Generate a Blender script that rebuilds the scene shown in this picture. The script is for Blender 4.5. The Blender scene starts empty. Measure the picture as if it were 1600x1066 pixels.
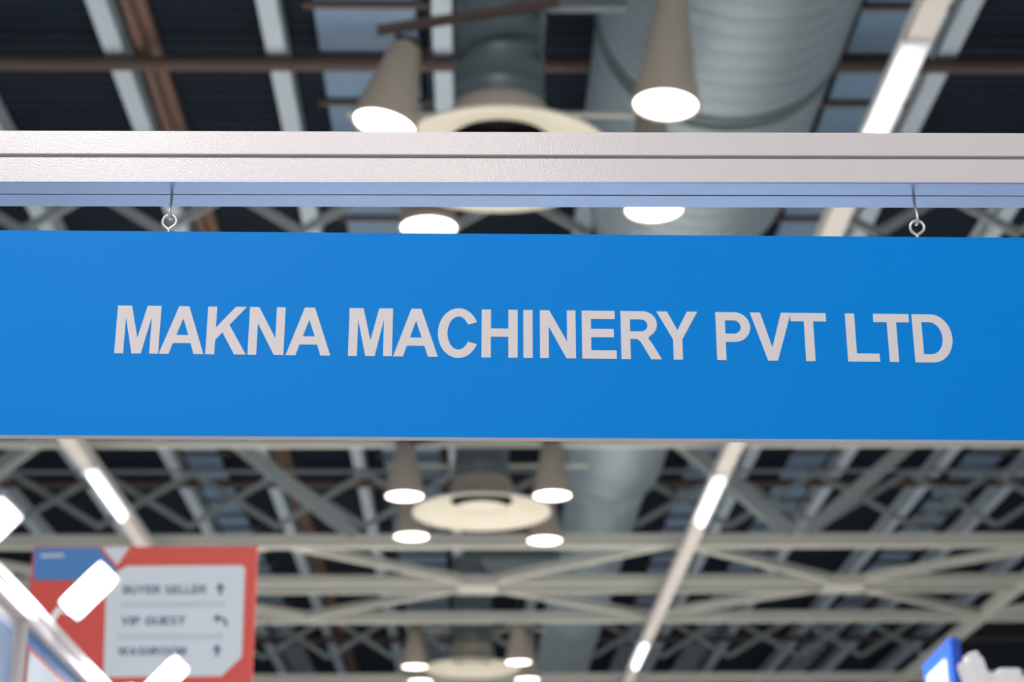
import bpy, bmesh, math, random
from mathutils import Vector, Matrix
random.seed(7)
S = bpy.context.scene
COL = S.collection
R = math.radians

# ------------------------------------------------------------------ camera
F = 2800.0                                   # focal length in pixels of a 1600 px wide frame (63 mm)
CAM = Vector((0, 0, 1.6))
cam_d = bpy.data.cameras.new('camera'); cam = bpy.data.objects.new('camera', cam_d); COL.objects.link(cam)
CM = Matrix.Rotation(R(-1.37), 3, 'Z') @ Matrix.Rotation(R(90 + 21.0), 3, 'X') @ Matrix.Rotation(-0.0085, 3, 'Z')
cam.matrix_world = Matrix.Translation(CAM) @ CM.to_4x4()
cam_d.sensor_width = 36.0; cam_d.sensor_fit = 'HORIZONTAL'; cam_d.lens = F / 1600 * 36
cam_d.clip_end = 300
cam_d.dof.use_dof = True; cam_d.dof.focus_distance = 2.46; cam_d.dof.aperture_fstop = 5.0
S.camera = cam

# ------------------------------------------------------------------ world, lights, exposure
w = bpy.data.worlds.new('hall_air'); S.world = w; w.use_nodes = True
bg = w.node_tree.nodes['Background']; bg.inputs[0].default_value = (0.86, 0.93, 1.0, 1); bg.inputs[1].default_value = 0.62
vs = S.view_settings
vs.view_transform = 'Standard'; vs.look = 'None'; vs.gamma = 1.0; vs.exposure = 0.0; vs.use_curve_mapping = False

def area(name, loc, target, sx, sy, watts, col):
    l = bpy.data.lights.new(name, 'AREA'); l.shape = 'RECTANGLE'; l.size = sx; l.size_y = sy
    l.energy = watts; l.color = col
    o = bpy.data.objects.new(name, l); COL.objects.link(o); o.location = loc
    o.rotation_euler = (Vector(target) - Vector(loc)).to_track_quat('-Z', 'Y').to_euler()
    return o
def bulb(name, loc, watts, col, r=0.12):
    l = bpy.data.lights.new(name, 'POINT'); l.energy = watts; l.color = col; l.shadow_soft_size = r
    o = bpy.data.objects.new(name, l); COL.objects.link(o); o.location = loc
area('sign_key_light', (-1.9, -2.4, 6.2), (-0.35, 2.3, 2.5), 1.2, 1.2, 195, (1.0, 0.96, 0.96))  # unseen key light, added behind the camera to brighten the sign's left side
bulb('hall_downlight', (-1.58, -4.0, 5.92), 70, (1, .95, .88), .06)
bulb('hall_downlight', (1.1, 2.6, 8.0), 300, (1, .95, .88), .25)
bulb('hall_downlight', (-0.9, 2.6, 8.0), 300, (1, .95, .88), .25)
bulb('hall_downlight', (-0.2, -8.0, 8.0), 500, (1, .95, .88), .25)

# ------------------------------------------------------------------ materials
def lin(c):
    return tuple((v/255/12.92 if v/255 <= .04045 else ((v/255+.055)/1.055)**2.4) for v in c)
def mat(name, rgb, rough=.5, metal=0., var=.06, scale=8., spec=.5, emit=None, strength=0., bump=0., bscale=60., coat=0.):
    m = bpy.data.materials.new(name); m.use_nodes = True
    nt = m.node_tree; b = nt.nodes['Principled BSDF']; c = lin(rgb)
    tc = nt.nodes.new('ShaderNodeTexCoord')
    n = nt.nodes.new('ShaderNodeTexNoise'); n.inputs['Scale'].default_value = scale; n.inputs['Detail'].default_value = 4
    nt.links.new(tc.outputs['Object'], n.inputs['Vector'])
    mx = nt.nodes.new('ShaderNodeMix'); mx.data_type = 'RGBA'
    mx.inputs[6].default_value = (*[max(0, v*(1-var)) for v in c], 1); mx.inputs[7].default_value = (*[min(1, v*(1+var)) for v in c], 1)
    nt.links.new(n.outputs[0], mx.inputs[0]); nt.links.new(mx.outputs[2], b.inputs['Base Color'])
    b.inputs['Roughness'].default_value = rough; b.inputs['Metallic'].default_value = metal
    b.inputs['Specular IOR Level'].default_value = spec
    b.inputs['Coat Weight'].default_value = coat; b.inputs['Coat Roughness'].default_value = .12
    if emit:
        b.inputs['Emission Color'].default_value = (*lin(emit), 1); b.inputs['Emission Strength'].default_value = strength
    if bump:
        n2 = nt.nodes.new('ShaderNodeTexNoise'); n2.inputs['Scale'].default_value = bscale; n2.inputs['Detail'].default_value = 2
        nt.links.new(tc.outputs['Object'], n2.inputs['Vector'])
        bp = nt.nodes.new('ShaderNodeBump'); bp.inputs['Strength'].default_value = bump; bp.inputs['Distance'].default_value = .002
        nt.links.new(n2.outputs[0], bp.inputs['Height'])
        nt.links.new(bp.outputs[0], b.inputs['Normal']); nt.links.new(bp.outputs[0], b.inputs['Coat Normal'])
    return m
M = dict(
    blue=mat('sign_blue', (0, 139, 232), .5, var=.03, scale=3, spec=.10),
    edge=mat('board_edge', (196, 196, 214), .6),
    vinyl=mat('white_vinyl', (232, 226, 228), .5, var=.02, spec=.3),
    alu=mat('satin_aluminium', (226, 219, 221), .32, metal=.0, var=.02, scale=5, coat=.25, bump=.12, bscale=420),
    alu_under=mat('aluminium_blue_reflection', (128, 160, 208), .34, metal=.8, var=.05, scale=14),  # bluish reflection on the beam's underside, painted into the metal colour
    groove=mat('dusty_groove', (120, 112, 98), .8, var=.5, scale=60),
    steel=mat('zinc_steel', (224, 226, 222), .38, metal=.75, var=.1, scale=200),
    deck=mat('roof_deck', (26, 36, 47), .75, var=.3, scale=.6, spec=.1),
    purlin=mat('painted_purlin', (174, 190, 202), .6, var=.14, scale=.8),
    rust=mat('rusty_steel', (100, 78, 68), .8, var=.3, scale=1.5),
    brown=mat('brown_pipe', (76, 62, 58), .7, var=.25, scale=1.5),
    sky=mat('skylight_sheet', (100, 128, 156), .4, var=.15, scale=1.2),
    truss=mat('truss_paint', (190, 192, 184), .6, var=.08, scale=1.),
    lattice=mat('lattice_paint', (140, 150, 152), .6, var=.1, scale=1.),
    duct=mat('galvanised_duct', (128, 144, 152), .42, metal=.25, var=.1, scale=1.4),
    drop=mat('galvanised_drop', (104, 118, 124), .45, metal=.25, var=.14, scale=3),
    collar=mat('cream_collar', (190, 180, 166), .55, var=.05),
    ring=mat('white_diffuser', (226, 222, 208), .5, var=.04),
    dish=mat('cream_dish', (218, 214, 196), .45, var=.04),
    throat=mat('dark_throat', (46, 46, 48), .8),
    cone=mat('beige_shade', (168, 160, 148), .5, var=.06, scale=4),
    lamp=mat('lamp_glow', (255, 250, 242), .5, emit=(255, 246, 236), strength=6.),
    tube=mat('tube_glow', (255, 255, 255), .5, emit=(244, 248, 255), strength=4.),
    flood=mat('flood_glow', (255, 255, 255), .5, emit=(246, 250, 255), strength=24.),
    trunk=mat('trunking_paint', (216, 212, 206), .5, var=.05),
    white=mat('white_plastic', (238, 240, 244), .45, var=.03),
    red=mat('board_red', (214, 74, 64), .5, var=.05),
    navy=mat('board_blue', (64, 128, 196), .5, var=.05),
    panel=mat('board_white', (212, 222, 234), .5, var=.02),
    ink=mat('board_ink', (84, 98, 136), .6),
    rule=mat('board_rule', (196, 206, 216), .6),
    royal=mat('tower_blue', (24, 84, 200), .45, var=.04),
    lav=mat('infill_panel', (150, 174, 214), .4, var=.05),
    floor=mat('grey_carpet', (190, 186, 182), .95, var=.12, scale=40, spec=.1),
)

# ------------------------------------------------------------------ helpers
ZUP = Vector((0, 0, 1))
def ray(px, py):
    return CM @ Vector((px - 800, -(py - 533), -F))
def atH(px, py, H):                          # point at height H above the eye
    d = ray(px, py); return CAM + d * (H / d.z)
def atY(px, py, Y):                          # point on the vertical plane y = Y
    d = ray(px, py); return CAM + d * (Y / d.y)

class MB:
    def __init__(s): s.v = []; s.f = []; s.mi = []
    def add(s, vs, fs, mi=0):
        k = len(s.v); s.v += [tuple(p) for p in vs]
        s.f += [tuple(i + k for i in f) for f in fs]; s.mi += [mi] * len(fs); return s
    def box(s, c, sx, sy, sz, mi=0, rot=None):
        c = Vector(c); vs = []
        for x in (-1, 1):
            for y in (-1, 1):
                for z in (-1, 1):
                    p = Vector((x*sx/2, y*sy/2, z*sz/2))
                    vs.append(c + (rot @ p if rot else p))
        return s.add(vs, [(0,1,3,2),(4,6,7,5),(0,4,5,1),(2,3,7,6),(0,2,6,4),(1,5,7,3)], mi)
    def bar(s, a, b, w, h, up=ZUP, mi=0):
        a = Vector(a); b = Vector(b); d = (b - a).normalized()
        x = d.cross(up).normalized(); z = x.cross(d).normalized()
        vs = []
        for p in (a, b):
            for i, j in ((-1,-1),(1,-1),(1,1),(-1,1)): vs.append(p + x*i*w/2 + z*j*h/2)
        return s.add(vs, [(3,2,1,0),(4,5,6,7),(0,1,5,4),(1,2,6,5),(2,3,7,6),(3,0,4,7)], mi)
    def tube(s, pts, r, n=12, mi=0):
        pts = [Vector(p) for p in pts]; rings = []; N = len(pts)
        rr = r if isinstance(r, (list, tuple)) else [r]*N
        prev = None
        for i, p in enumerate(pts):
            t = (pts[min(i+1, N-1)] - pts[max(i-1, 0)]).normalized()
            if prev is None:
                u = t.cross(ZUP if abs(t.z) < .9 else Vector((1,0,0))).normalized()
            else: u = (prev - t*prev.dot(t)).normalized()
            prev = u; v = t.cross(u)
            rings.append([p + (u*math.cos(2*math.pi*k/n) + v*math.sin(2*math.pi*k/n))*rr[i] for k in range(n)])
        vs = [p for rg in rings for p in rg]; fs = []
        for i in range(N-1):
            for k in range(n):
                fs.append((i*n+k, i*n+(k+1) % n, (i+1)*n+(k+1) % n, (i+1)*n+k))
        fs.append(tuple(range(n-1, -1, -1))); fs.append(tuple((N-1)*n+k for k in range(n)))
        return s.add(vs, fs, mi)
    def lathe(s, prof, n=40, mi=0, axis='Z', c=(0,0,0)):
        c = Vector(c); vs = []; fs = []
        for r, z in prof:
            for k in range(n):
                a = 2*math.pi*k/n
                p = (r*math.cos(a), r*math.sin(a), z) if axis == 'Z' else (r*math.cos(a), z, r*math.sin(a))
                vs.append(c + Vector(p))
        for i in range(len(prof)-1):
            for k in range(n):
                fs.append((i*n+k, i*n+(k+1) % n, (i+1)*n+(k+1) % n, (i+1)*n+k))
        return s.add(vs, fs, mi)
    def prism(s, poly, t, mi=0):             # poly: list of 3D points, t: thickness vector
        n = len(poly); t = Vector(t); a = [Vector(p) for p in poly]; b = [p + t for p in a]
        return s.add(a + b, [tuple(range(n)), tuple(range(2*n-1, n-1, -1))] + [(i, i+n, (i+1) % n+n, (i+1) % n) for i in range(n)], mi)
    def build(s, name, m, parent=None, smooth=None, bevel=0.):
        me = bpy.data.meshes.new(name); me.from_pydata(s.v, [], s.f)
        for mm in (m if isinstance(m, list) else [m]): me.materials.append(M[mm])
        for p, i in zip(me.polygons, s.mi): p.material_index = i
        bm = bmesh.new(); bm.from_mesh(me); bmesh.ops.recalc_face_normals(bm, faces=bm.faces)
        if bevel:
            bmesh.ops.bevel(bm, geom=[e for e in bm.edges if len(e.link_faces) == 2 and e.calc_face_angle() > .5], offset=bevel, segments=2, affect='EDGES', profile=.6)
        bm.to_mesh(me); bm.free()
        if smooth is not None:
            for p in me.polygons: p.use_smooth = True
            me.set_sharp_from_angle(angle=R(smooth))
        o = bpy.data.objects.new(name, me); COL.objects.link(o)
        if parent: o.parent = parent
        return o
def tag(o, label, cat, group=None):
    o['label'] = label; o['category'] = cat
    if group: o['group'] = group
    return o
def struct(o): o['kind'] = 'structure'; return o
def thing(name, label, cat, loc=(0,0,0), group=None):
    o = bpy.data.objects.new(name, None); COL.objects.link(o); o.location = loc; o.empty_display_size = .1
    return tag(o, label, cat, group)

# glyphs: contours in cap heights
def arc(cx, cy, rx, ry, a0, a1, n=14):
    return [(cx + rx*math.cos(R(a0 + (a1-a0)*i/n)), cy + ry*math.sin(R(a0 + (a1-a0)*i/n))) for i in range(n+1)]
def stroke(pts, wd):
    l = []; r = []
    for i, p in enumerate(pts):
        a = pts[max(i-1, 0)]; b = pts[min(i+1, len(pts)-1)]
        dx, dy = b[0]-a[0], b[1]-a[1]; q = math.hypot(dx, dy); nx, ny = -dy/q*wd/2, dx/q*wd/2
        l.append((p[0]+nx, p[1]+ny)); r.append((p[0]-nx, p[1]-ny))
    return l + r[::-1]
G = {
 'M': [[(0,0),(0,1),(.272,1),(.425,.325),(.578,1),(.85,1),(.85,0),(.677,0),(.677,.76),(.515,0),(.335,0),(.173,.76),(.173,0)]],
 'A': [[(0,0),(.335,1),(.532,1),(.867,0),(.675,0),(.605,.225),(.262,.225),(.192,0)],[(.318,.395),(.55,.395),(.433,.745)]],
 'K': [[(0,0),(0,1),(.175,1),(.175,.56),(.545,1),(.76,1),(.437,.617),(.787,0),(.56,0),(.31,.46),(.175,.30),(.175,0)]],
 'N': [[(0,0),(0,1),(.18,1),(.525,.345),(.525,1),(.695,1),(.695,0),(.51,0),(.17,.66),(.17,0)]],
 'C': [arc(.40,.5,.40,.52,26,334,36) + arc(.40,.5,.215,.345,329,31,30)],
 'H': [[(0,0),(0,1),(.18,1),(.18,.603),(.52,.603),(.52,1),(.70,1),(.70,0),(.52,0),(.52,.433),(.18,.433),(.18,0)]],
 'I': [[(0,0),(0,1),(.18,1),(.18,0)]],
 'E': [[(0,0),(0,1),(.645,1),(.645,.825),(.178,.825),(.178,.62),(.62,.62),(.62,.445),(.178,.445),(.178,.175),(.67,.175),(.67,0)]],
 'R': [[(0,0),(0,1),(.43,1)] + arc(.43,.725,.275,.275,90,-62,16) + [(.53,.43),(.60,.33),(.783,0),(.575,0),(.42,.29),(.37,.375),(.30,.42),(.18,.42),(.18,0)],
       [(.18,.577),(.18,.827),(.40,.827)] + arc(.40,.702,.12,.125,90,-90,10)],
 'Y': [[(0,1),(.207,1),(.4,.61),(.595,1),(.80,1),(.49,.42),(.49,0),(.31,0),(.31,.42)]],
 'P': [[(0,0),(0,1),(.36,1)] + arc(.36,.689,.31,.311,90,-90,18) + [(.18,.378),(.18,0)],
       [(.18,.55),(.18,.827),(.35,.827)] + arc(.35,.6885,.135,.1385,90,-90,12)],
 'V': [[(0,1),(.2,1),(.405,.27),(.605,1),(.80,1),(.5,0),(.31,0)]],
 'T': [[(0,1),(.695,1),(.695,.825),(.44,.825),(.44,0),(.258,0),(.258,.825),(0,.825)]],
 'L': [[(0,0),(0,1),(.18,1),(.18,.17),(.62,.17),(.62,0)]],
 'D': [[(0,0),(0,1),(.36,1)] + arc(.36,.5,.40,.5,90,-90,20), [(.18,.17),(.18,.835),(.33,.835)] + arc(.33,.5025,.24,.3325,90,-90,16)],
 'O': [arc(.42,.5,.42,.52,0,360,32)[:-1], arc(.42,.5,.23,.345,0,360,28)[:-1]],
 'U': [[(0,1),(.18,1),(.18,.38)] + arc(.36,.36,.18,.19,180,360,10) + [(.54,1),(.72,1),(.72,.36)] + arc(.36,.36,.36,.38,0,-180,16)],
 'W': [[(0,1),(.18,1),(.30,.3),(.43,1),(.63,1),(.76,.3),(.88,1),(1.06,1),(.85,0),(.67,0),(.53,.72),(.39,0),(.21,0)]],
 'B': [[(0,0),(0,1),(.42,1)] + arc(.42,.755,.25,.245,90,-60,10) + arc(.43,.285,.29,.285,60,-90,12),
       [(.18,.6),(.18,.83),(.38,.83)] + arc(.38,.715,.1,.115,90,-90,8), [(.18,.17),(.18,.43),(.4,.43)] + arc(.4,.3,.12,.13,90,-90,8)],
 'S': [stroke(arc(.34,.735,.25,.18,20,250,14) + arc(.34,.265,.26,.18,70,-160,14), .17)],
 'G': [arc(.40,.5,.40,.52,28,330,36) + [(.76,.55),(.42,.55),(.42,.39),(.58,.39),(.58,.25)] + arc(.40,.5,.215,.345,312,33,28)],
}
def glyph_mesh(name, ch, thick):
    cu = bpy.data.curves.new('tmp', 'CURVE'); cu.dimensions = '2D'; cu.fill_mode = 'BOTH'; cu.extrude = thick/2
    for c in G[ch]:
        sp = cu.splines.new('POLY'); sp.points.add(len(c)-1); sp.use_cyclic_u = True
        for p, q in zip(sp.points, c): p.co = (q[0], q[1], 0, 1)
    o = bpy.data.objects.new('tmp', cu)
    me = bpy.data.meshes.new_from_object(o); me.name = name
    bpy.data.objects.remove(o); bpy.data.curves.remove(cu)
    return me

# ------------------------------------------------------------------ floor and roof (the setting)
fl = MB(); fl.box((0, 30, -.05), 90, 130, .1); struct(fl.build('floor', 'floor'))

ZR = CAM.z                                   # heights below are given above the eye
HD = 10.3                                    # roof deck
dk = MB(); y = -16.; prof = []
while y < 80:
    prof += [(y, HD), (y+.10, HD), (y+.13, HD+.03), (y+.20, HD+.03)]; y += .23
vs_ = []; fs_ = []
for (yy, hh) in prof: vs_ += [(-26, yy, hh+ZR), (26, yy, hh+ZR)]
for i in range(len(prof)-1): fs_.append((2*i, 2*i+1, 2*i+3, 2*i+2))
k = len(vs_); vs_ += [(-26, -16, HD+.4+ZR), (26, -16, HD+.4+ZR), (26, 80, HD+.4+ZR), (-26, 80, HD+.4+ZR)]; fs_.append((k, k+1, k+2, k+3))
dk.add(vs_, fs_); ceiling = struct(dk.build('ceiling', 'deck'))

HP = 10.0
SL = [-1.04, -.87, -.70, -.53, -.365, -.20, -.03, .14, .31, .49, .66, .84, 1.0, 1.17]
XP = [s/.934*HP for s in SL]
for x in XP:
    b = MB(); b.box((x, 32, HP+.005+ZR), .21, 96, .012); b.box((x+.1, 32, HP+.15+ZR), .012, 96, .29); b.box((x, 32, HP+.292+ZR), .21, 96, .012)
    b.box((x-.099, 32, HP+.03+ZR), .01, 96, .05)
    b.build('purlin', 'purlin', ceiling)
for s in (-.338,):
    x = s/.934*HP; b = MB(); b.box((x, 32, HP+.1+ZR), .1, 96, .14); b.box((x+.11, 32, HP+.2+ZR), .12, 96, .1)
    b.build('rusty_angle', 'rust', ceiling)
# skylight sheets between the purlins, in a brown frame
for (s0, s1, yy, ye) in ((-.50, -.44, 25.9, 62), (-.155, -.055, 13.25, 62), (.385, .452, 13.25, 62), (.56, .625, 25.9, 62), (.87, .935, 25.9, 62)):
    x0, x1 = s0/.934*10.15, s1/.934*10.15
    while yy < ye:
        b = MB(); b.box(((x0+x1)/2, yy+.52, 10.17+ZR), x1-x0, .98, .03); b.build('skylight_sheet', 'sky', ceiling)
        b = MB(); b.box(((x0+x1)/2+.05, yy+1.06, 10.13+ZR), x1-x0+.3, .08, .06); b.build('sheet_divider', 'brown', ceiling)
        yy += 1.07
for d in (17.3, 33.5, 48.5):
    b = MB(); b.tube([(-24, d, 9.9+ZR), (24, d, 9.9+ZR)], .085, 14); b.build('cross_pipe', 'brown', ceiling, smooth=40)

# lattice girders under the purlins
def lattice(d, label):
    H0, H1 = 8.85, 9.96
    t = thing('lattice_girder', label, 'girder', (0, d, H0+ZR), 'lattice girders under the roof')
    X = [s/.934*9.35 for s in SL]
    for h in (H1,):
        b = MB(); b.box((0, 0, h-H0), X[-1]-X[0]+1, .06, .05); b.build('chord', 'lattice', t)
    for a, c in zip(X[:-1], X[1:]):
        if a < 2.3 < c: continue              # the main duct passes here
        b = MB(); b.bar((a, -.05, .03), (c, -.05, H1-H0-.03), .05, .11, Vector((0,1,0)).cross(Vector((1,0,.5)))); b.build('web', 'lattice', t)
        b = MB(); b.bar((c, .05, .03), (a, .05, H1-H0-.03), .05, .11, Vector((0,1,0)).cross(Vector((1,0,-.5)))); b.build('web', 'lattice', t)
lattice(19.5, 'thin crossed steel girder seen in the slot between white beam and blue sign')
lattice(32.9, 'thin crossed steel girder behind the big ceiling frame, below the blue sign')
lattice(45.7, 'most distant thin crossed steel girder, low behind the wide ceiling frame')

# big horizontal frame
HT = 7.2
fr = thing('ceiling_frame', 'wide pale grey steel frame with crossing braces spanning the hall', 'frame', (0, 30, HT+ZR))
def part_bar(name, a, b, wd, hh, m, par, up=ZUP):
    o = Vector(par.location); q = MB(); q.bar(Vector(a)-o, Vector(b)-o, wd, hh, up); return q.build(name, m, par)
for d, wd in ((22.5, .10), (27.6, .2), (30.2, .15), (30.85, .15), (33.2, .19), (39.5, .2)):
    part_bar('chord', (-18, d, HT+ZR), (18, d, HT+ZR), wd, wd, 'truss', fr)
for k in range(-2, 3):
    cx = .1 + 6.35*k
    for sx in (-1, 1):
        part_bar('brace', (cx+sx*.35, 30.15, HT+.02+ZR), (cx+sx*3.17, 27.7, HT+.02+ZR), .15, .13, 'truss', fr)
        part_bar('brace', (cx+sx*.35, 30.9, HT+.02+ZR), (cx+sx*3.17, 33.1, HT+.02+ZR), .15, .13, 'truss', fr)
    q = MB(); q.box(Vector((cx, 30.52, HT-.09+ZR)) - fr.location, .7, .75, .02); q.build('node_plate', 'truss', fr)
for x in (-9.4, 9.62):
    part_bar('long_chord', (x, 27.7, HT+.02+ZR), (x, 62, HT+.02+ZR), .2, .18, 'truss', fr)
for a, b_ in (((-1.85, 7.3), (-5.0, 9.8)), ((5.3, 7.3), (8.4, 9.9)), ((5.1, 7.3), (2.2, 9.9)), ((12.3, 7.3), (9.4, 9.8)), ((-8.9, 7.3), (-5.9, 9.8)), ((-9.1, 7.3), (-12, 9.8))):
    part_bar('web', (a[0], 27.62, a[1]+ZR), (b_[0], 27.62, b_[1]+ZR), .2, .3, 'lattice', fr, up=Vector((0,1,0)))

# ------------------------------------------------------------------ ducts
HC, XC = 8.72, 2.30
CL = [(12.85, .22), (23.25, .13), (34.4, .0)]
HV = 6.45
du = thing('main_duct', 'large ribbed spiral air duct running down the hall right of the lamps', 'duct', (XC, 0, HC+ZR))
def spiral(y0, y1, r):
    n = 48; prof = []; yy = y0
    while yy < y1 - .01:
        prof += [(r, yy), (r+.003, yy+.03), (r+.03, yy+.09), (r+.034, yy+.14), (r+.03, yy+.19), (r+.003, yy+.24)]; yy += .27
    prof.append((r, yy)); return MB().lathe(prof, n, axis='Y')
spiral(8.0, 14.1, 1.13).build('duct_section', 'duct', du, smooth=60)
MB().lathe([(1.13,14.2),(1.165,14.22),(1.165,14.25),(1.12,14.27),(1.12,14.36),(1.165,14.38),(1.165,14.42),(1.13,14.44)], 48, axis='Y').build('joint_ring', 'drop', du, smooth=50)
spiral(14.5, 17.4, 1.11).build('duct_section', 'duct', du, smooth=60)
MB().lathe([(1.11,17.4),(.80,19.4)], 48, axis='Y').build('reducer', 'duct', du, smooth=60)
spiral(19.4, 27.8, .78).build('duct_section', 'duct', du, smooth=60)
MB().lathe([(.78,27.8),(.82,27.82),(.82,27.95),(.79,28),(.67,29.2)], 48, axis='Y').build('reducer', 'duct', du, smooth=60)
spiral(29.2, 46, .64).build('duct_section', 'duct', du, smooth=60)
q = MB(); q.bar(Vector((.45, 12.5, 7.74+ZR)) - du.location, Vector((1.25, 12.5, 7.74+ZR)) - du.location, .1, .16); q.build('bracket', 'drop', du)
for (d, xc) in CL:
    o = Vector((xc, d, 0)) - du.location; o.z = 0
    q = MB(); q.tube([o + Vector((0,0,z)) for z in (HV+1.12-HC, -.42, -.22, -.08)] , .365, 40)
    q.build('drop_duct', 'drop', du, smooth=40)
    q = MB(); q.tube([o + Vector((-.1,0,-.12)), Vector((-.5, o.y, -.12))], .34, 32); q.build('branch_duct', 'drop', du, smooth=40)

def diffuser(d, xc, H, label):
    t = thing('air_diffuser', label, 'vent', (xc, d, H+ZR), 'round air diffusers on drop ducts')
    MB().lathe([(.895,.012),(.905,0),(.925,.004),(.93,.025),(.92,.04),(.885,.05)], 64).build('outer_ring', 'ring', t, smooth=40)
    MB().lathe([(.90,.012),(.80,.035),(.62,.10),(.42,.175),(.42,.20),(.64,.125),(.89,.05)], 56).build('funnel', 'dish', t, smooth=50)
    MB().lathe([(0.001,.035),(.2,.038),(.34,.055),(.365,.07),(.34,.08),(0.001,.08)], 48).build('inner_disc', 'dish', t, smooth=50)
    b = MB()
    for k in range(3):
        a = 2.1*k+.5; b.bar((.1*math.cos(a), .1*math.sin(a), .07), (.40*math.cos(a), .40*math.sin(a), .24), .03, .03)
    b.build('spider', 'throat', t)
    MB().lathe([(.425,.19),(.43,.26),(.42,.36),(.39,.47),(.37,.48)], 48).build('collar', 'collar', t, smooth=50)
    MB().lathe([(.419,.18),(.41,.36),(.36,.5),(.0,.52)], 48).build('throat', 'throat', t, smooth=50)
    pr = [(.365,.46)]
    z = .6
    while z < 1.05: pr += [(.365,z),(.372,z+.012),(.365,z+.024)]; z += .3
    pr.append((.365, 1.12))
    MB().lathe(pr, 40).build('neck_duct', 'drop', t, smooth=50)
    b = MB(); b.tube([(-1.3, .98, .97), (1.5, .98, .97)], .028, 10); b.build('lamp_rail', 'truss', t, smooth=40)
    b = MB(); b.bar((-.95, -.83, .72), (.45, -.83, .98), .05, .07); b.build('lamp_bar', 'brown', t)
    for x in (-.33, .33):
        b = MB(); b.bar((x, -.83, .83), (x, .98, .93), .04, .05); b.build('tie', 'drop', t)
diffuser(*CL[0], HV, 'nearest and largest round white air diffuser, above the beam')
diffuser(*CL[1], HV, 'round cream air diffuser ringed by four lamps below the blue sign')
diffuser(*CL[2], HV, 'farthest round air diffuser at the lower edge of the picture')

# cone lamps
def cone_lamp(px, py, H, lean_x, label, L=.68):
    p = atH(px, py, H)
    t = thing('cone_lamp', label, 'lamp', p, 'cone shaped downlights around the diffusers')
    t.rotation_euler = (0, lean_x, 0)
    MB().lathe([(.228,.05),(.236,.006),(.246,0),(.256,.008),(.256,.03),(.19,.36),(.125,L),(.11,L+.02),(.0,L+.02)], 40).build('shade', 'cone', t, smooth=40)
    MB().lathe([(0.001,.012),(.222,.012),(.232,.016),(.232,.03),(0.001,.035)], 40).build('lamp_glass', 'lamp', t, smooth=30)
    MB().tube([(0,0,L+.015),(0,0,L+.06)], .05, 12).build('stem', 'collar', t, smooth=40)
    MB().box((0,0,L+.08), .2, .1, .04).build('bracket', 'brown', t)
    dx = p.x - XC; top = HP - .1 - H
    if abs(dx) < 1.12 and p.y < 17: top = HC - math.sqrt(1.12**2 - dx*dx) - H      # hung from the duct itself
    b = MB(); b.tube([(0,0,L+.09),(0,0,top/math.cos(lean_x))], .008, 6); b.build('suspension_rod', 'drop', t)
    l = bpy.data.lights.new('lamp_light', 'SPOT'); l.energy = 3000; l.spot_size = R(120); l.spot_blend = .5; l.color = (1, .98, .95); l.shadow_soft_size = .2
    o = bpy.data.objects.new('lamp_light', l); COL.objects.link(o); o.parent = t; o.location = (0, 0, -.03)
cone_lamp(600, 197, 6.4, R(13), 'large cone lamp leaning left, bottom cut off by the white beam', .68)
cone_lamp(1040, 166, 6.4, R(5), 'large cone lamp fully above the beam in front of the ribbed duct', .90)
cone_lamp(670, 358, 6.4, 0, 'cone lamp showing in the slot between beam and sign, left one', .90)
cone_lamp(1022, 330, 6.4, 0, 'cone lamp showing in the slot between beam and sign, right one by the duct', .90)
cone_lamp(632, 777, 6.4, 0, 'upper left cone lamp of the four below the blue sign')
cone_lamp(863, 776, 6.4, 0, 'upper right cone lamp of the four below the blue sign')
cone_lamp(643, 840, 6.4, 0, 'lower left cone lamp of the four below the blue sign', .90)
cone_lamp(851, 846, 6.4, 0, 'lower right cone lamp of the four below the blue sign', .90)
cone_lamp(648, 1043, 6.4, 0, 'small far cone lamp left of the farthest diffuser')
cone_lamp(810, 1036, 6.4, 0, 'small far cone lamp right of the farthest diffuser')
cone_lamp(657, 1066, 6.4, 0, 'tiny far cone lamp on the bottom edge, left of the diffuser', .90)
cone_lamp(824, 1063, 6.4, 0, 'tiny far cone lamp on the bottom edge, right of the diffuser', .90)

# ------------------------------------------------------------------ light trunkings and tube lights
HL = 6.6
def trunking(pa, pb, label, tubes):
    a, b = atH(*pa, HL), atH(*pb, HL); d = (b - a).normalized(); a = a - d*3; b = b + d*12
    t = thing('light_trunking', label, 'trunking', a, 'light trunkings along the hall')
    q = MB(); q.bar((0,0,.07), b-a+Vector((0,0,.07)), .19, .12); q.build('channel', 'trunk', t)
    q = MB(); q.bar((0,0,.2), b-a+Vector((0,0,.2)), .08, .14); q.build('spine', 'trunk', t)
    for (py, lab) in tubes:
        u = (py - pa[1])/(pb[1]-pa[1]); c = atH(pa[0] + (pb[0]-pa[0])*u, py, HL-.075)
        l = thing('tube_light', lab, 'lamp', c, 'white tube lights on the trunkings')
        q = MB(); q.bar(-d*1.15+Vector((0,0,.06)), d*1.15+Vector((0,0,.06)), .21, .04); q.build('housing', 'white', l, bevel=.01)
        q = MB(); q.tube([-d*1.04, -d*1.02, d*1.02, d*1.04], [.025,.04,.04,.025], 16); q.build('tube', 'tube', l, smooth=40)
trunking((1440, 60), (1000, 1028), 'pale light trunking carrying three white tubes, right of the duct',
         [(196, 'white tube light above the beam at upper right'), (788, 'white tube light just below the blue sign, right of the duct'),
          (1028, 'small distant white tube light near the bottom edge')])
trunking((105, 690), (215, 845), 'pale light trunking at left below the blue sign', [(778, 'white tube light at left above the red board')])

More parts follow.
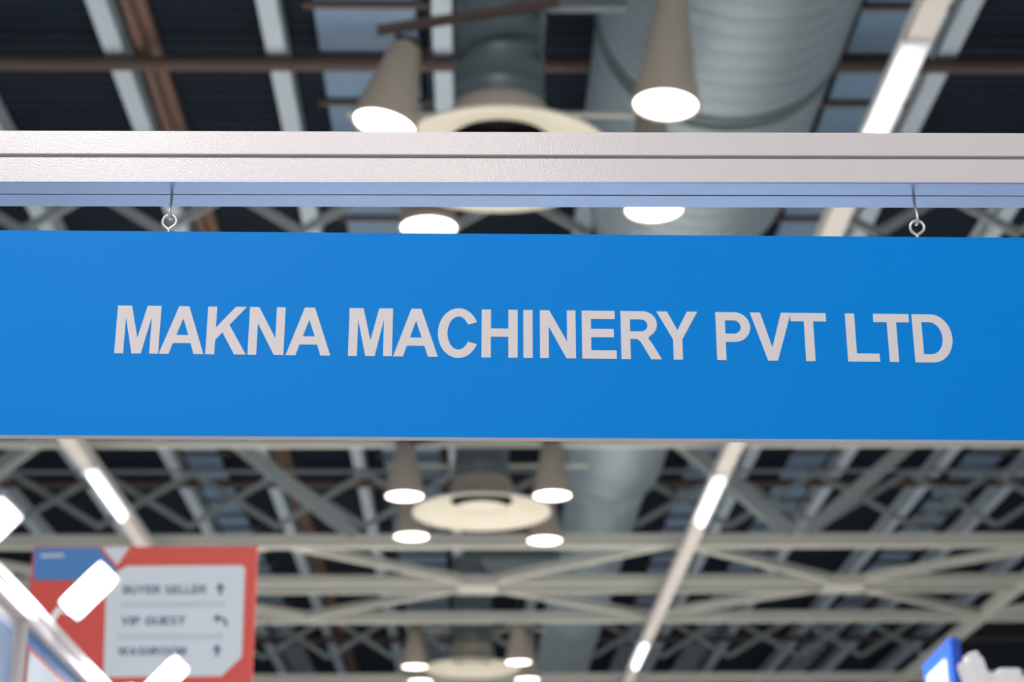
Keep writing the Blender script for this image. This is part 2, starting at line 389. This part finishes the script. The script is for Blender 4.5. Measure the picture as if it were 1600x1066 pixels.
# ------------------------------------------------------------------ booth header beam
BY, BH = 2.30, 1.105                          # centre line depth, underside height above the eye
bz = BH + ZR
hb = thing('header_beam', 'white aluminium double rail beam across the top of the stand', 'beam', (0, BY, bz))
h_ = .08; g_ = .0055
def extr(poly, name, m, x0=-1.4, x1=1.4, bevel=.0012):
    q = MB(); q.prism([(x0, p[0], p[1]) for p in poly], (x1-x0, 0, 0)); return q.build(name, m, hb, bevel=bevel)
extr([(-.04,.0435),(-.04,.08),(-.018,.08),(-.018,.0435)], 'upper_rail', 'alu')
extr([(-.04,.0013),(-.04,.0385),(-.018,.0385),(-.018,.0013)], 'lower_rail', 'alu')
extr([(.018,.0435),(.018,.08),(.04,.08),(.04,.0435)], 'rear_rail', 'alu')
extr([(.018,.0013),(.018,.0385),(.04,.0385),(.04,.0013)], 'rear_rail', 'alu')
extr([(-.018,.008),(-.018,.075),(.018,.075),(.018,.008)], 'core', 'groove', bevel=0)
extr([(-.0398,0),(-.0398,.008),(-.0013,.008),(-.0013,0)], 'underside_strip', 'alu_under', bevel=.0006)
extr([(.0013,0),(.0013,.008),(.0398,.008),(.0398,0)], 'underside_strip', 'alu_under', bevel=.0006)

# ------------------------------------------------------------------ blue sign
roll = Matrix.Rotation(.0066, 4, 'Y')
SH = .300; ST = .016; SW = 2.0
c0 = atY(820, 521.5, BY - ST/2)
sg = MB()
q = [(-SW/2, -SH/2), (SW/2, -SH/2), (SW/2, SH/2), (-SW/2, SH/2)]
sg.add([(x, -ST/2, z) for x, z in q] + [(x, ST/2, z) for x, z in q],
       [(0,1,2,3), (7,6,5,4)], 0)
sg.add([(x, -ST/2, z) for x, z in q] + [(x, ST/2, z) for x, z in q], [(0,4,5,1),(1,5,6,2),(2,6,7,3),(3,7,4,0)], 1)
sign = sg.build('hanging_sign', ['blue', 'edge'])
sign.matrix_world = Matrix.Translation((c0.x, BY, c0.z)) @ roll
tag(sign, 'long blue sign board lettered in white, hanging under the white beam', 'sign')
bpy.context.view_layer.update()
inv = sign.matrix_world.inverted()
LET = [('M',181.5),('A',250.6),('K',323),('N',388.7),('A',447.9),('M',545),('A',615),('C',684.2),('H',752.5),('I',817.7),('N',843.7),
       ('E',909.2),('R',970.2),('Y',1026.5),('P',1119),('V',1173.3),('T',1236.5),('L',1322.5),('T',1366.5),('D',1427)]
gm = {}
def local(px, py): return inv @ atY(px, py, BY - ST/2)
for ch, px in LET:
    base = 552.2 + (px-180)*.01135; top = 477.6 + (px-180)*.0109
    a = local(px, (base+top)/2); cap = (local(px, top) - local(px, base)).z
    if ch not in gm: gm[ch] = glyph_mesh('letter', ch, .006); gm[ch].materials.append(M['vinyl'])
    o = bpy.data.objects.new('letter', gm[ch]); COL.objects.link(o); o.parent = sign
    # slant is given by the lens; letters stand upright on the board
    o.matrix_local = Matrix.Translation((a.x, -ST/2 - .0003, a.z - cap/2)) @ Matrix.Rotation(.0022, 4, 'Y') @ Matrix.Rotation(R(90), 4, 'X') @ Matrix.Diagonal((cap, cap, .1, 1))
# eyes screwed into the board's top edge, and the wires they hang on
for i, (pe, ptop, lab) in enumerate((((265, 346), (269, 303), 'bright wire hanger holding the left end of the blue sign'),
                                ((1433, 355), (1427, 306), 'dull wire hanger holding the right end of the blue sign'))):
    c = inv @ atY(*pe, BY); c.y = 0
    q = MB(); n = 20; pts = []
    for k in range(n+1):
        a = R(-62 + (304)*k/n); pts.append((c.x + .0098*math.cos(a), (k/n-.5)*.003, c.z + .0100*math.sin(a)))
    pts = [(c.x+.0006, -.0016, c.z-.0122)] + pts + [(c.x-.0006, .0016, c.z-.0122), (c.x, 0, c.z-.020)]
    q.tube(pts, .0021, 10)
    e = q.build('screw_eye', 'steel', sign, smooth=50)
    top = atY(*ptop, BY); top.z = bz + .004
    eye = sign.matrix_world @ Vector((c.x, 0, c.z + .0098))
    h = thing('wire_hanger', lab, 'hanger', top, 'wire hangers under the beam')
    d = eye - top
    q = MB(); pts = [Vector((0,0,.004)), d*.5, d + Vector((0,-.006,.008)), d + Vector((0,-.006,0)), d + Vector((0,-.0035,-.0042)), d + Vector((0,0,-.0055)), d + Vector((0,.0045,-.004)), d + Vector((0,.006,.003))]
    q.tube(pts, .0021, 10); q.build('wire', 'steel', h, smooth=60)

# ------------------------------------------------------------------ red wayfinding board
WY = 9.0
pw = lambda x, y, o=0.: atY(x, y, WY) + Vector((0, -o, 0))
tl = pw(52, 855); br = pw(402, 1080)
wb = MB(); x0, x1, z0, z1 = tl.x, pw(402, 854).x, br.z, pw(300, 854).z
loc = Vector(((x0+x1)/2, WY, z0))
wb.box((0, .02, (z1-z0)/2), x1-x0, .04, z1-z0)
board = wb.build('wayfinding_board', 'red', bevel=.004); board.location = loc
tag(board, 'red direction board with white panel listing three places, lower left', 'sign')
def flat(name, pts, m, off=.006):
    q = MB(); q.prism([pw(x, y) - loc + Vector((0, -off, 0)) for x, y in pts], (0, off-.001, 0)); return q.build(name, m, board)
flat('header_panel', [(54,857),(154,856),(184,893),(174,907),(53,907)], 'navy')
flat('header_corner', [(160,856),(203,855),(183,884)], 'panel')
flat('header_mark', [(64,867),(100,866),(100,871),(64,872)], 'rule', .009)
flat('list_panel', [(186,892),(200,885),(378,884),(383,889),(378,1027),(346,1057),(162,1059),(166,925)], 'panel')
flat('rule', [(190,942),(352,941),(352,949),(190,950)], 'rule', .008)
flat('rule', [(184,992),(348,991),(348,999),(184,1000)], 'rule', .008)
def text_line(s, xa, xb, yc, cap_px):
    adv = 0; lay = []
    for ch in s:
        if ch == ' ': adv += .38; continue
        lay.append((ch, adv)); adv += max(p[0] for p in G[ch][0]) + .09
    wpx = adv - .09; A = pw(xa, yc) - loc; B = pw(xb, yc) - loc
    cap = (pw(xa, yc-cap_px/2) - pw(xa, yc+cap_px/2)).z; sx = (B.x - A.x)/wpx
    for ch, ad in lay:
        g = glyph_mesh('lettering', ch, .02); g.materials.append(M['ink'])
        o = bpy.data.objects.new('lettering', g); COL.objects.link(o); o.parent = board
        o.matrix_local = Matrix.Translation((A.x + ad*sx, -.0075, A.z - cap/2)) @ Matrix.Rotation(R(90), 4, 'X') @ Matrix.Diagonal((sx, cap, .15, 1))
text_line('BUYER SELLER', 193, 323, 922.5, 12.5)
text_line('VIP GUEST', 190, 290, 971, 12.5)
text_line('WASHROOM', 185, 291, 1018.5, 12.5)
flat('arrow', [(342,930),(342,921),(337,921),(344.5,911),(352,921),(347,921),(347,930)], 'ink', .009)
flat('arrow', [(351,980),(351,973),(347,969),(342,969),(342,974),(333,967),(342,960),(342,965),(349,965),(355,971),(355,980)], 'ink', .009)
flat('arrow', [(337,1026),(337,1017),(332,1017),(339.5,1007),(347,1017),(342,1017),(342,1026)], 'ink', .009)
for sx in (-.4, .4):
    q = MB(); q.tube([(sx,.02,-loc.z),(sx,.02,.0)], .035, 16); q.build('leg', 'alu', board, smooth=40)

# ------------------------------------------------------------------ left stand: beam, post, boards, arm lights
HB = 1.25
a = atH(-6, 916, HB); b = atH(142, 1068, HB); d = (b-a).normalized()
A0 = a - d*2.2; B0 = b + d*1.6; side = d.cross(ZUP).normalized()
lb = thing('stand_beam', 'white aluminium beam of the left stand running away from view', 'beam', A0)
Lv = B0 - A0
q = MB(); q.bar((0,0,.022), Lv+Vector((0,0,.022)), .08, .034); q.build('rail', 'alu', lb, bevel=.002)
q = MB(); q.bar((0,0,-.022), Lv+Vector((0,0,-.022)), .08, .034); q.build('rail', 'alu', lb, bevel=.002)
q = MB(); q.bar((0,0,0), Lv, .06, .012); q.build('groove', 'groove', lb)
# upright post under the beam
pp = a + d*.30
po = MB(); po.lathe([(0.001,0),(.04,0),(.04,pp.z-.041),(0.001,pp.z-.041)], 8); post = po.build('stand_post', 'alu', smooth=20)
post.location = (pp.x, pp.y, 0); tag(post, 'white upright post under the left stand beam', 'post')
# boards under the beam on both sides of the post
def wallboard(s0, s1, top, bot, name, frame, inner, label, cat):
    p = a + d*s0; ln = s1 - s0
    t = thing(name, label, cat, (p.x, p.y, a.z-bot))
    rot = Matrix((( d.x, side.x, 0), (d.y, side.y, 0), (0, 0, 1)))
    q = MB(); q.box(rot @ Vector((ln/2, 0, (bot-top)/2)), ln, .03, bot-top, rot=rot); q.build('board', frame[0], t, bevel=.002)
    for (i0, m, o) in inner:
        q = MB(); q.box(rot @ Vector((ln/2, .016+o, (bot-top)/2)), ln-2*i0, .004, bot-top-2*i0, rot=rot); q.build('face', m, t)
wallboard(.36, 2.3, .045, .55, 'fascia_board', ['navy'], [(.05, 'red', 0.), (.065, 'panel', .003)], 'blue board with red edged white face under the left stand beam', 'board')
wallboard(-1.4, .24, .045, .8, 'infill_board', ['alu'], [(.03, 'lav', 0.), (.06, 'navy', .002), (.07, 'lav', .004)], 'pale blue infill board left of the white post', 'board')
# arm lights
def arm_light(px, py, H, base, label, axis, face, m='flood'):
    c = atH(px, py, H)
    t = thing('arm_light', label, 'lamp', c, 'arm mounted flood lights on the stands')
    ax = Vector(axis).normalized(); fz = Vector(face); fz = (fz - ax*fz.dot(ax)).normalized(); ay = fz.cross(ax)
    rot = Matrix((ax, ay, fz)).transposed()
    q = MB(); q.box(-fz*.022, .20, .10, .03, rot=rot); q.build('housing', 'white', t, bevel=.012)
    q = MB(); n = 8; pr = []
    for cx, cy, a0 in ((.06,.01,0),(-.06,.01,90),(-.06,-.01,180),(.06,-.01,270)):
        for k in range(n+1):
            an = R(a0+90*k/n); pr.append(rot @ Vector((cx+.034*math.cos(an), cy+.034*math.sin(an), -.004)))
    q.prism(pr, fz*.006); q.build('lamp_glass', m, t, bevel=0)
    q = MB(); bp = Vector(base) - c; s = -ax*.10 - fz*.045
    q.tube([-ax*.05 - fz*.045, s, s.lerp(bp, .45)+Vector((0,0,.03)), bp], .012, 10); q.build('arm', 'white', t, smooth=50)
    q = MB(); q.box(bp, .05, .05, .05); q.build('clamp', 'white', t, bevel=.006)
AX = (.62, -.1, .62)
FC = (-.15, -1, -.55)
for px, py, k, lab in ((-20, 828, -.45, 'glaring flood light cut off by the left edge'), (138, 924, .75, 'glaring flood light in front of the red board'),
                   (258, 1062, 2.0, 'flood light peeking over the bottom edge beside the red board')):
    bp = a + d*k + Vector((0,0,.04)); arm_light(px, py, 1.38, bp, lab, AX, FC)

# ------------------------------------------------------------------ right stand: tower board and flood lights
n1 = atH(1484, 996, 2.2); n2 = atH(1442, 1040, 2.2)
dd = (n2-n1); dd.z = 0; L = dd.length; dd.normalize(); sd = dd.cross(ZUP).normalized()
tw = thing('tower_board', 'tall blue edged white board standing at lower right', 'board', (n1.x, n1.y, 0))
rot = Matrix(((dd.x, -sd.x, 0), (dd.y, -sd.y, 0), (0, 0, 1)))
q = MB(); q.box(rot @ Vector((L/2, -.03, n1.z/2)), L, .06, n1.z, rot=rot); q.build('body', 'royal', tw, bevel=.004)
nf = rot @ Vector((0, 1, 0))
off = .004
q = MB(); q.box(rot @ Vector((L/2, off, n1.z/2+.1)), L-.3, .008, n1.z-.4, rot=rot); q.build('face', 'panel', tw)

c = atH(1524, 1060, 1.25)
fl_ = thing('arm_light', 'white switched off arm light at lower right corner beside the blue board', 'lamp', c, 'arm mounted flood lights on the stands')
r3 = Matrix.Rotation(R(-14), 3, 'Y')
q = MB(); q.box((0,0,0), .085, .12, .15, rot=r3); q.build('housing', 'white', fl_, bevel=.02)
q = MB(); q.box(r3 @ Vector((.012,0,.08)), .045, .09, .03, rot=r3); q.build('cap', 'white', fl_, bevel=.01)
q = MB(); q.bar((.03,0,.0), (.42,.0,-.05), .05, .045); q.build('arm', 'white', fl_, bevel=.008)
q = MB(); q.box((.13,0,.0), .09, .06, .07); q.build('joint', 'white', fl_, bevel=.012)
